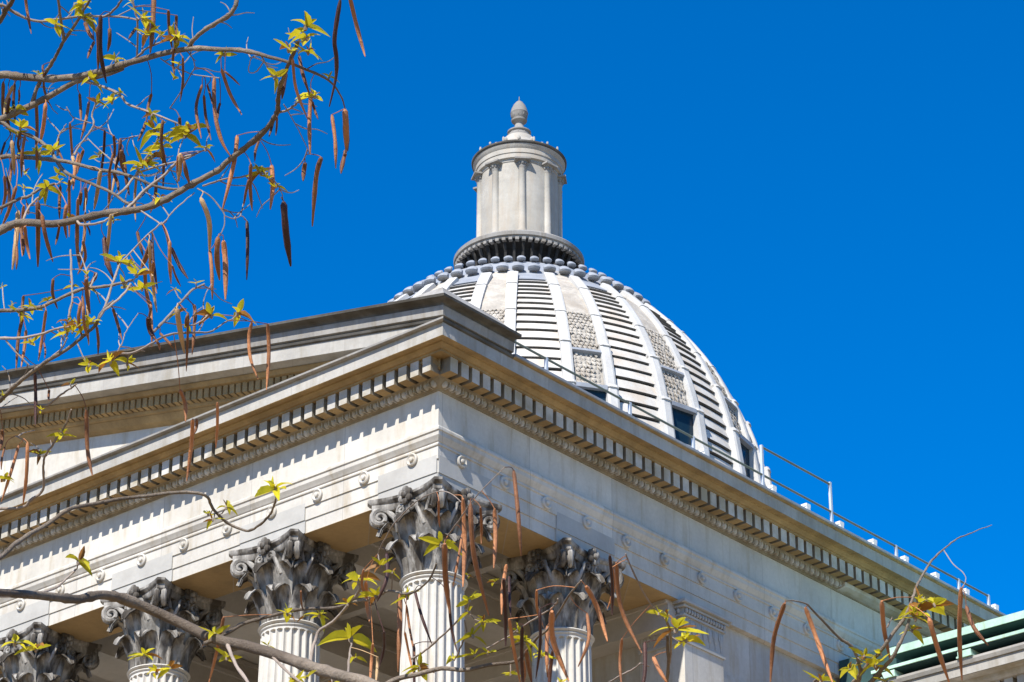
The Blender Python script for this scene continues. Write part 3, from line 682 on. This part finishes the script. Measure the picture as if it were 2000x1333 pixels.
    def leaves(s, z, lst):
        ox, oy, sc = ZM[z]
        for x, y, Rp in lst:
            u, v = x/sc+ox, y/sc+oy; d = s.dep(u, v)+s.rng.uniform(-.05,.05); c = wpt(u, v, d); L = Rp*d/FPX*(1.45 if s.D > 10 else 1.42)
            m = MB(); n = s.rng.randint(7, 9) if Rp > 20 else s.rng.randint(4, 6)
            nb = s.near(u, v+0, False); g = None
            up = Vector((0,0,1))
            a0 = s.rng.uniform(0, 6.28)
            base = c - up*L*.25
            tilt = (RT*s.rng.uniform(-.5,.5)+fw*s.rng.uniform(-.4,.2)+up).normalized()
            for i in range(n):
                a = a0+2.4*i+s.rng.uniform(-.3,.3); big = i < n*.45
                el = s.rng.uniform(-.25,.45) if big else s.rng.uniform(.4,1.35)
                h_ = (RT*math.cos(a)+fw*math.sin(a)); h_ = (h_-tilt*h_.dot(tilt)).normalized()
                dr = h_*math.cos(el)+tilt*math.sin(el)
                sd = dr.cross(tilt); sd = sd.normalized() if sd.length > .05 else RT.copy()
                tw = s.rng.uniform(-.7,.7); nn = sd.cross(dr); sd, nn = sd*math.cos(tw)+nn*math.sin(tw), nn*math.cos(tw)-sd*math.sin(tw)
                ll = L*(s.rng.uniform(.8,1.2) if big else s.rng.uniform(.35,.75)); wd = ll*s.rng.uniform(.15,.23); fold = s.rng.uniform(.2,.9); dro = s.rng.uniform(-.15,.6)
                m.mi = 1 if s.rng.random() < .15 else 0
                vs = []; fs = []; K = 8; st = base+tilt*(L*.12*i/n)
                for k in range(K+1):
                    t = k/K; prof = (math.sin(math.pi*min(1, t**.8)))**.8*(1-.15*t)*(1+.07*math.sin(k*2.7+i)) if 0 < k < K else .06*(k == 0)
                    q = st+dr*(ll*t)-up*(ll*dro*t*t)+sd*(ll*.08*math.sin(t*2.5)*tw)
                    vs += [q-sd*(wd*prof)+nn*(wd*prof*fold), q, q+sd*(wd*prof)+nn*(wd*prof*fold)]
                for k in range(K):
                    b = 3*k; fs += [(b, b+1, b+4, b+3), (b+1, b+2, b+5, b+4)]
                m.add(vs, fs)
            m.mi = 2
            m.ball(tuple(base), L*.09, L*.09, L*.16, 6, 5)
            if nb and nb[0] < 48:
                q = wpt(nb[1], nb[2], s.dep(nb[1], nb[2])); m.tube([q, q.lerp(base,.5)-up*.01, base], 1.3*d/FPX, 5)
            m.build('leaf_cluster', ['leaf', 'bronze', 'twig'], s.e, True, zoff=0)

T1 = Tree('catalpa_tree', 14.0, (-420, 1500), 'catalpa tree whose bare twigs, pods and young leaves fill the upper left sky', 'catalpa trees in front of the building')
b = T1.base
m = MB()
tp = wpt(-330, 1250, 14.0)
m.tube([b+Vector((0,0,-.1)), b+Vector((.02,0,.6)), b+Vector((0,.03,2.0)), tp-Vector((0,0,.6)), tp], [.30,.24,.21,.19,.17], 14); m.build('trunk', 'bark', T1.e, True, zoff=0)
T1.px([(-330,1250),(-250,1000),(-160,760),(-120,520),(-140,260),(-110,60),(-60,-160)], 50, 12, name='limb')
T1.px([(-330,1250),(-420,900),(-480,500),(-420,100)], 40, 10, name='limb')
br = T1.branch
T1.px([(-145,230),(-70,165),(0,147),(38,150),(102,154),(163,148),(217,134),(275,117),(332,102),(380,95),(424,97),(467,98),(503,105),(526,112),(554,119),(590,133),(630,150),(651,166),(666,189),(674,212)], 10, 1.4)
T1.px([(-150,330),(-60,270),(0,235),(33,219),(61,207),(102,186),(140,163),(163,156),(204,148),(240,135)], 10, 4)
br('A',[(240,800),(300,640),(360,540),(430,430),(480,330),(530,260),(610,140),(640,80),(690,0),(700,-60)],4.5,2.5)
T1.px([(-120,80),(-50,20),(0,10),(25,23),(51,36),(77,42),(115,38),(153,33),(204,32),(242,34),(270,40)],4,2)
T1.px([(-130,120),(-60,90),(0,40),(12,18),(25,0),(40,-60)],6,5)
br('A',[(780,130),(830,115),(880,70),(930,0),(940,-80)],3,2.5)
br('A',[(445,-60),(450,20),(465,150),(490,310)],3,3.5)
br('A',[(640,620),(800,670),(920,730),(980,800),(1130,855),(1270,910),(1370,950)],3.5,1.8)
br('A',[(1050,450),(1055,300),(1050,160),(1020,30),(1000,-40)],2.2,2.5)
br('A',[(960,500),(1060,430),(1130,370),(1250,320),(1340,310)],3.2,1.6)
br('A',[(1230,450),(1320,510),(1420,550),(1490,575),(1680,600)],1.5,1.2)
br('B',[(30,375),(60,320),(130,250),(240,180),(340,120),(390,50),(400,0),(400,-80)],5,5)
T1.px([(-150,560),(-70,500),(0,452),(25,439),(51,435),(102,438),(153,429),(204,418),(255,412),(293,404),(326,389),(357,371),(385,355),(424,334),(448,313),(480,288),(510,263),(533,235),(542,217),(544,191),(550,163),(561,133),(572,107),(582,82)],10,4)
br('B',[(720,860),(780,850),(840,810),(890,770),(950,740)],3,1.8)
br('B',[(590,430),(640,520),(690,610),(730,680)],2,1.6)
br('B',[(610,470),(560,540),(520,560),(490,540),(510,460),(530,430)],1.5,1)
br('B',[(760,800),(850,950),(910,1070),(960,1180)],1.2,.9)
br('B',[(-370,1330),(-150,1260),(0,1225),(90,1180),(160,1150)],2.4,1.6)
br('B',[(-110,830),(60,560),(75,480),(40,410)],1.4,1.2)
T1.px([(-140,420),(-60,335),(0,308),(38,307),(77,310),(107,313),(143,319),(191,332),(232,338),(272,351),(300,363),(338,370),(357,368)],6,2.5)
T1.px([(-135,610),(-60,610),(0,607),(38,606),(76,601),(107,588),(143,572),(166,564),(204,560),(242,552),(258,547)],5,2.8)
br('C',[(740,1290),(800,1190),(840,1060),(880,950),(910,860)],3.2,2.4)
br('C',[(790,1210),(880,1140),(960,1060),(1000,1000)],3,2.4)
T1.px([(-140,300),(-60,250),(0,240),(25,255),(64,268),(97,293),(127,336),(178,359),(217,376),(242,394),(258,402)],5,3)
br('C',[(950,440),(1000,400),(1100,290),(1230,190),(1330,90),(1400,30),(1490,10)],4,2.5)
br('C',[(900,320),(960,270),(1020,190),(1070,120),(1120,60),(1200,20)],3,2)
T1.px([(-130,470),(-60,430),(0,407),(38,389),(56,384),(79,369),(107,359)],4.5,3)
br('C',[(170,530),(230,400),(310,330)],2.6,2.2)
br('C',[(590,515),(620,545),(720,540),(800,520),(870,470)],3.2,2.2)
br('C',[(1080,440),(1200,520),(1245,540),(1340,430),(1490,300)],1.8,1.3)
br('C',[(1240,530),(1100,650),(970,790),(900,870)],1.8,2)
br('C',[(540,740),(545,850),(550,1000),(555,1110),(525,1250)],2.2,2.6)
br('C',[(660,1030),(660,900),(610,760)],2.5,1.1)
br('C',[(690,1030),(740,920)],2.4,2)
br('D',[(100,270),(200,330),(290,440),(310,500),(290,600),(240,660)],1.7,1.1)
br('D',[(310,480),(380,500),(440,480),(480,520)],1.2,.9)
br('D',[(140,250),(300,200),(440,180),(560,140)],2.2,1.6)
br('D',[(600,150),(690,210),(740,290),(760,370)],1.4,1)
br('A',[(570,1190),(620,1100),(690,1010),(720,950),(705,880),(735,790)],2.4,1.8)
br('A',[(440,1190),(440,1080),(470,1010),(510,950)],2.2,1)
br('A',[(700,945),(600,915),(550,890),(510,820)],1.4,1.1)
br('A',[(920,1290),(820,1200),(740,1130),(670,1060)],2,1)
br('A',[(1080,1290),(1120,1210),(1180,1130),(1220,1040),(1260,930)],2.6,1.6)
br('A',[(1060,1040),(980,1060),(900,1100),(760,1130)],1.2,.9)
T1.px([(-135,700),(-60,655),(0,661),(45,660),(84,652),(120,640),(156,639)],4,2)
T1.px([(-150,870),(-70,830),(0,782),(30,753),(60,729),(93,705),(129,684),(162,657),(186,636),(199,610),(222,588)],6,3)
br('E',[(40,220),(100,290),(190,380)],2.2,1.6)
br('E',[(320,340),(400,270),(440,200)],2,1.6)
br('E',[(770,300),(860,300),(1000,230),(1100,180),(1266,165),(1360,165),(1420,130),(1480,90)],3.2,1.6)
br('E',[(1000,160),(1080,80),(1150,0),(1240,-100),(1330,-150)],3.2,2)
br('F',[(0,130),(60,115),(120,85),(150,50)],2,1.4)
T1.px([(-150,800),(-60,800),(0,798),(60,792),(93,791),(120,771),(138,759),(150,750)],4,1.6)
T1.px([(-160,1060),(-60,1000),(36,993),(60,978),(84,957),(85,924),(87,894),(102,870),(114,852),(132,822),(139,800)],4,1.6)
br('E',[(100,840),(140,860),(170,890)],1.2,1); br('E',[(760,310),(800,220),(820,160),(900,40)],1.5,1)

for z, pts, wd, kd in [
 ('A',[(190,-60),(210,100),(240,260)],7,0),('A',[(650,170),(680,250),(722,310)],9,0),('A',[(770,120),(770,400),(815,640)],10,2),('A',[(722,320),(670,450)],7,0),
 ('A',[(840,220),(840,310),(825,395)],8,0),('A',[(1050,210),(985,300)],7,0),('A',[(1180,-40),(1170,200),(1150,410)],11,0),('A',[(1290,80),(1320,380)],7,0),
 ('A',[(1400,440),(1380,780)],6,0),('A',[(100,660),(50,770),(30,880)],8,1),('A',[(610,720),(620,930)],7,2),('A',[(350,790),(335,950),(305,1110)],9,0),
 ('A',[(682,780),(620,1070)],7,0),('A',[(1160,720),(1120,930)],7,0),('A',[(1120,930),(1055,1085)],7,0),('A',[(1375,900),(1365,1090)],8,0),('A',[(870,1040),(872,1230)],7,0),
 ('A',[(930,1150),(945,1320)],9,0),('A',[(640,1150),(590,1330)],7,0),('A',[(190,1040),(165,1360)],7,0),('A',[(90,1080),(110,1340)],9,1),('A',[(1240,1100),(1248,1450)],7,0),
 ('A',[(1370,1190),(1372,1390)],9,0),('A',[(1390,1190),(1445,1410)],7,0),('A',[(145,690),(140,800)],5,1),('A',[(745,210),(750,540)],8,0),('A',[(40,1090),(0,1220)],6,0),('A',[(280,1150),(275,1300)],6,0),
 ('A',[(330,500),(340,570)],5,0),('A',[(1330,380),(1330,560)],6,2),
 ('B',[(230,590),(228,760),(245,930),(290,1090),(355,1200)],9,0),('B',[(138,650),(90,830),(130,1060)],7,0),('B',[(150,730),(165,900),(205,1075)],7,0),
 ('B',[(285,530),(350,720),(440,880)],8,0),('B',[(310,550),(425,655)],5,0),('B',[(175,650),(215,800)],5,0),('B',[(275,790),(258,910)],6,0),
 ('B',[(830,450),(855,680),(945,915)],7,0),('B',[(880,430),(905,560),(960,730)],8,0),('B',[(972,700),(965,1185)],9,0),('B',[(980,780),(1025,915)],6,0),
 ('B',[(1265,-30),(1320,200),(1385,435)],10,0),('B',[(1195,0),(1165,180),(1150,320),(1165,450),(1160,600),(1110,820)],10,2),('B',[(1230,840),(1240,1000),(1240,1155)],13,0),('B',[(1245,900),(1252,1160)],8,2),
 ('B',[(1235,1150),(1200,1330)],8,0),('B',[(1130,880),(1160,1290)],8,0),('B',[(780,560),(748,760)],9,2),('B',[(690,900),(648,1050)],6,0),('B',[(710,900),(700,1040)],5,0),
 ('B',[(405,1040),(380,1250),(290,1615)],10,0),('B',[(572,1080),(540,1240)],6,0),('B',[(-60,120),(-60,300)],7,0),
 ('D',[(925,75),(910,210)],10,0),('D',[(1050,30),(1010,180),(980,560)],11,0),('D',[(1235,0),(1200,155)],8,0),
 ('C',[(462,250),(455,500)],7,0),('C',[(455,560),(425,700)],6,0),('C',[(590,500),(590,700),(615,910)],8,0),('C',[(530,200),(530,640)],7,0),('C',[(605,0),(560,280)],7,0),
 ('C',[(655,260),(640,440)],8,0),('C',[(660,540),(690,630)],4,0),('C',[(838,130),(828,440)],7,0),('C',[(770,130),(745,300),(720,430)],9,1),('C',[(870,150),(910,300)],7,0),
 ('C',[(945,0),(965,180),(990,320)],8,0),('C',[(140,440),(125,650),(95,890)],11,1),('C',[(155,570),(180,780)],8,0),('C',[(190,560),(205,690),(230,810)],8,0),
 ('C',[(290,370),(292,600),(290,870)],11,0),('C',[(320,470),(350,640),(405,830)],9,0),('C',[(125,250),(75,420),(15,560)],8,0),('C',[(100,0),(80,180),(50,330)],6,0),
 ('C',[(1380,0),(1360,220)],9,1),('C',[(1410,60),(1450,230)],7,0),('C',[(800,640),(815,810),(870,960)],11,2),('C',[(1150,710),(1120,790),(1080,880)],12,0),
 ('C',[(1300,670),(1310,1000)],8,0),('C',[(1310,720),(1370,850),(1440,960)],9,2),('C',[(1320,860),(1385,1020)],5,0),('C',[(1245,540),(1290,720)],6,0),
 ('C',[(1110,900),(1120,1050),(1165,1260)],9,0),('C',[(735,920),(690,1000)],9,2),('C',[(660,960),(690,1230)],10,0),('C',[(630,1090),(645,1330)],6,0),
 ('C',[(180,1090),(155,1300)],7,0),('C',[(205,380),(215,470)],6,0),('C',[(620,300),(615,400)],8,2),
 ('E',[(150,60),(120,200),(105,410)],8,0),('E',[(300,20),(275,200),(250,350)],7,0),('E',[(735,10),(795,215)],7,0),('E',[(965,70),(975,150),(1015,215)],12,2),('E',[(985,0),(968,75)],6,0),
 ('E',[(1040,170),(1130,270)],6,0),('E',[(1015,215),(1040,280)],6,1),('E',[(1150,10),(1170,140),(1200,300)],12,1),('E',[(1225,40),(1212,420)],6,0),('E',[(1267,20),(1250,310)],7,0),
 ('E',[(170,150),(160,260),(138,390)],7,0),('E',[(228,430),(230,770)],8,2),('E',[(630,130),(638,310)],7,0),('E',[(540,0),(548,110),(578,225)],7,0),
 ('E',[(562,670),(570,930),(602,1100)],9,0),('E',[(1172,540),(1205,630),(1208,745)],9,0),('E',[(15,800),(0,930)],8,0),('E',[(32,910),(8,1060)],5,0),('E',[(122,900),(70,1080),(8,1270)],7,0),
 ('E',[(180,880),(172,1100),(150,1285)],8,0),('E',[(1255,730),(1245,900),(1215,1135)],9,0),('E',[(1280,730),(1262,830)],7,0),('E',[(320,540),(318,610)],6,0),('E',[(285,230),(290,340)],4,0),
 ('F',[(440,100),(420,200),(432,340),(480,470)],8,0),('F',[(543,110),(550,300),(535,540)],9,0),('F',[(215,620),(205,920)],7,0),
 ('D',[(125,340),(190,520),(192,770)],11,1),('D',[(195,740),(210,900),(215,1120)],8,0),('D',[(258,640),(250,800),(270,970)],12,0),('D',[(300,670),(315,850),(315,1120)],13,0),
 ('D',[(480,520),(485,700),(478,970)],8,2),('D',[(760,370),(780,620),(815,865)],15,2),('D',[(510,80),(520,440)],8,0),('D',[(495,200),(455,400)],6,0),('D',[(668,90),(678,250),(658,430)],10,0),
 ('D',[(75,1160),(75,1320)],8,0),('D',[(28,1230),(12,1333)],6,0),('D',[(0,80),(45,230)],7,0),
 ]: T1.pod(z, pts, wd, ('pod','podpale','poddark')[kd])
rg = random.Random(11)
for k in range(34):
    x = rg.uniform(5, 330); y = rg.uniform(120, 600); h = rg.uniform(45, 110)
    T1.pod('P', [(x, y), (x+rg.uniform(-5,5), y+h*.5), (x+rg.uniform(-12,12), y+h)], rg.uniform(5.5, 8.5), rg.choice(['pod','pod','pod','poddark','podpale']))
T1.make_pods()
ex = [q for q in T1.samples if 0 < q[0] < 560 and 0 < q[1] < 700]
T1.leaves('P', [(q[0]+rg.uniform(-14,14), q[1]+rg.uniform(-16,8), rg.uniform(12, 24)) for q in rg.sample(ex, 26)])
for z, l in {
 'A':[(650,110,28),(1090,110,26),(1130,245,22),(1230,255,18),(1350,260,26),(890,440,20),(300,560,16),(740,760,22),(860,760,22),(120,820,18),(160,950,26),(300,1150,26),(1190,960,30),(1250,1030,24),(1420,1010,28),(1170,1170,22),(760,1180,16),(1050,1270,18),(1370,480,14),(1330,590,13),(1010,5,12),(920,700,12),(1240,1110,24)],
 'B':[(930,170,36),(940,260,30),(800,350,30),(950,380,24),(1000,710,26),(1110,580,14),(40,960,28),(170,1120,20),(440,0,1)],
 'C':[(190,140,14),(180,250,16),(360,240,24),(460,200,16),(1230,320,20),(910,800,28),(990,820,22),(1050,900,28),(1090,1010,24),(670,910,16),(560,1000,14),(700,1270,22),(520,1270,20),(1340,1030,12),(20,1010,12)],
 'D':[(570,100,18),(620,130,20),(650,180,14),(210,1215,26),(410,1190,30),(90,980,13)],
 'E':[(440,150,22),(500,100,18),(200,220,15),(580,360,20),(720,330,26),(830,345,24),(460,490,13),(270,660,11),(410,810,26),(260,940,22),(30,1100,22),(20,570,16)]}.items():
    T1.leaves(z, [q for q in l if q[2] > 5])

T2 = Tree('catalpa_tree', 9.0, (1150, 2100), 'nearer catalpa tree with a thick bough, long brown pods and leaf buds across the columns', 'catalpa trees in front of the building')
b = T2.base; tp = wpt(1130, 2080, 9.0); m = MB()
m.tube([b+Vector((0,0,-.1)), b+Vector((.02,0,.25)), tp-Vector((0,0,.1)), tp], [.20,.15,.13,.12], 14); m.build('trunk', 'bark', T2.e, True, zoff=0)
br = T2.branch
T2.px([(1130,2080),(1080,1850),(1000,1600),(880,1430),(770,1362)], 30, 14, name='limb')
T2.px([(770,1362),(715,1333),(672,1322),(607,1303),(542,1280),(477,1261),(429,1251),(383,1232),(339,1211),(280,1185),(230,1167),(192,1163),(153,1171),(112,1167),(59,1162),(0,1158),(-70,1150),(-150,1160)], 14, 9, name='limb')
T2.px([(1130,2080),(1250,1850),(1420,1600),(1560,1450),(1640,1370)], 34, 7, name='limb')
T2.px([(1640,1370),(1669,1333),(1689,1306),(1715,1278),(1738,1246),(1755,1223),(1767,1206),(1781,1174),(1793,1140),(1807,1114),(1824,1091),(1843,1073),(1870,1053),(1905,1038),(1937,1026)], 5.5, .8)
T2.px([(-110,1150),(-50,1120),(0,1090),(29,1064),(59,1043),(97,1022),(133,996),(177,986),(236,975),(295,968),(354,962),(401,968),(416,994),(442,1020),(468,1033),(490,1036),(520,1014),(533,994),(539,975)], 6, 2.2)
T2.px([(-60,1165),(38,1164),(103,1151),(130,1131),(150,1111)],3,2)
T2.px([(398,1258),(438,1240),(477,1218),(516,1207),(575,1192),(624,1189),(659,1187),(689,1176),(731,1169),(758,1155),(794,1160),(820,1150),(842,1127),(852,1101)],4.5,2)
br('G',[(690,1235),(740,1040),(830,970),(930,860),(1000,770)],4.2,2.6)
br('G',[(200,1110),(250,1230),(320,1333),(360,1420)],4.2,3.5)
br('G',[(470,1180),(560,1270),(650,1340),(760,1400)],3.2,3)
br('G',[(920,1330),(930,1180),(945,1100)],3.2,2)
T2.px([(640,1480),(700,1390),(761,1333),(810,1319),(862,1306),(907,1309),(956,1299),(1005,1293),(1024,1278),(1050,1246),(1075,1223),(1112,1163),(1135,1134)],7,1.8)
br('H',[(380,1190),(420,1170),(500,1110),(620,1000),(710,900)],2.8,2)
br('H',[(830,1130),(960,1060),(1060,990),(1231,880),(1260,830)],2.2,1.6)
br('H',[(180,560),(200,510),(270,390),(350,300),(450,220),(550,185),(620,200),(680,250)],1.7,1.1)
br('H',[(600,450),(680,340),(740,250),(820,160),(940,40)],1.9,.9)
br('H',[(650,1180),(690,1090),(710,1030),(700,960)],2,1.6)
T2.px([(1300,1333),(1310,1270),(1308,1230),(1296,1205),(1279,1191),(1259,1162),(1236,1116),(1222,1082)],3,1.6)
T2.px([(1300,1450),(1301,1370),(1305,1300),(1303,1240)],5,3)
br('I',[(780,1400),(900,1315),(960,1280),(1050,1235),(1080,1205),(1140,1225)],2.4,1.6)
T2.px([(1590,1480),(1640,1400),(1678,1325),(1676,1290),(1662,1262),(1640,1247),(1612,1218),(1585,1190),(1575,1180),(1553,1174),(1533,1174)],5,1.2)
T2.px([(1610,1400),(1700,1333),(1722,1308),(1739,1290),(1756,1260),(1769,1232),(1776,1210)],6,3)
br('K',[(985,435),(1050,530),(1120,590),(1135,640),(1110,690)],1.2,.9)
br('K',[(600,960),(635,890)],2,1)
T2.px([(1480,1480),(1530,1400),(1580,1345),(1596,1325)],5,3)
for z, pts, wd, kd in [
 ('G',[(1030,730),(1035,860),(1055,980)],10,0),('G',[(175,940),(140,1120),(85,1340)],9,0),('G',[(1072,1100),(1055,1340)],8,0),('G',[(1100,1180),(1090,1340)],7,1),('G',[(640,780),(650,900)],5,0),
 ('H',[(995,60),(1020,300),(1040,575)],10,0),('H',[(545,240),(550,400)],6,0),('H',[(690,230),(700,500),(690,760)],11,0),('H',[(735,260),(755,560),(845,930)],12,0),
 ('H',[(795,280),(800,500)],7,0),('H',[(880,290),(885,460),(875,650)],10,0),('H',[(580,500),(585,700),(612,920)],14,0),('H',[(605,820),(620,1000),(655,1150)],7,2),
 ('H',[(690,430),(660,600),(630,760)],6,0),('H',[(400,780),(440,930),(505,1110)],7,2),('H',[(312,800),(310,1000),(300,1270)],12,0),('H',[(350,870),(400,1170)],6,0),
 ('H',[(340,1030),(390,1280)],6,0),('H',[(935,710),(945,900),(947,1115)],10,2),('H',[(968,950),(990,1100),(1035,1340)],9,0),('H',[(1070,1150),(1085,1240),(1105,1340)],10,0),
 ('I',[(480,850),(488,1050),(595,1325)],14,0),('I',[(712,680),(790,830),(858,1055)],12,0),('I',[(918,520),(950,830),(1092,1135)],10,0),('I',[(450,950),(450,1300)],9,0),
 ('I',[(1168,1160),(1210,1250),(1265,1340)],10,0),('I',[(285,1180),(290,1333)],7,0),
 ('J',[(1158,795),(1085,1030),(1060,1340)],11,0),('J',[(1298,825),(1390,1080),(1485,1340)],11,0),
 ('K',[(565,780),(580,970),(622,1185)],11,0),('K',[(885,895),(940,1090),(1025,1340)],12,0),('K',[(1103,690),(1092,1000),(1110,1320)],11,0),('K',[(1138,815),(1190,960),(1288,1082)],10,0),
 ]: T2.pod(z, pts, wd, ('pod','podpale','poddark')[kd])
for k in range(16):
    x = rg.uniform(690, 1260); y = rg.uniform(1080, 1290); h = rg.uniform(60, 150)
    T2.pod('P', [(x, y), (x+rg.uniform(-8,8), y+h*.5), (x+rg.uniform(-20,20), y+h)], rg.uniform(6, 10), rg.choice(['pod','pod','poddark']))
T2.make_pods()
ex = [q for q in T2.samples if 420 < q[0] < 1800 and 1080 < q[1] < 1325]
T2.leaves('P', [(q[0]+rg.uniform(-14,14), q[1]+rg.uniform(-16,8), rg.uniform(13, 24)) for q in rg.sample(ex, 14)])
for z, l in {
 'M':[(520,510,28),(1380,200,18),(100,1040,32),(240,1090,26),(960,1130,26),(1040,1240,26),(1130,1220,18)],
 'G':[(490,140,38),(190,260,24),(110,340,18),(990,690,38),(1120,610,26),(1190,660,14),(940,1030,42),(970,1170,16),(660,930,9),(440,1100,12),(680,1290,16),(600,1320,22),(830,1330,20)],
 'H':[(560,470,36),(720,680,13),(880,715,16),(730,820,22),(730,890,20),(750,1030,26),(810,950,24),(760,1150,20),(840,1140,20),(430,1220,28),(1060,1060,28),(1160,1150,24),(980,1270,18)],
 'I':[(1320,930,40),(1390,1020,26),(200,1260,18),(540,1325,13)],
 'J':[(1400,1300,28),(500,1010,22)],
 'K':[(820,760,38),(790,860,34),(920,780,26),(770,960,20),(440,1130,28),(350,1220,28),(520,1190,26),(600,1310,20),(560,1120,20)]}.items():
    T2.leaves(z, l)
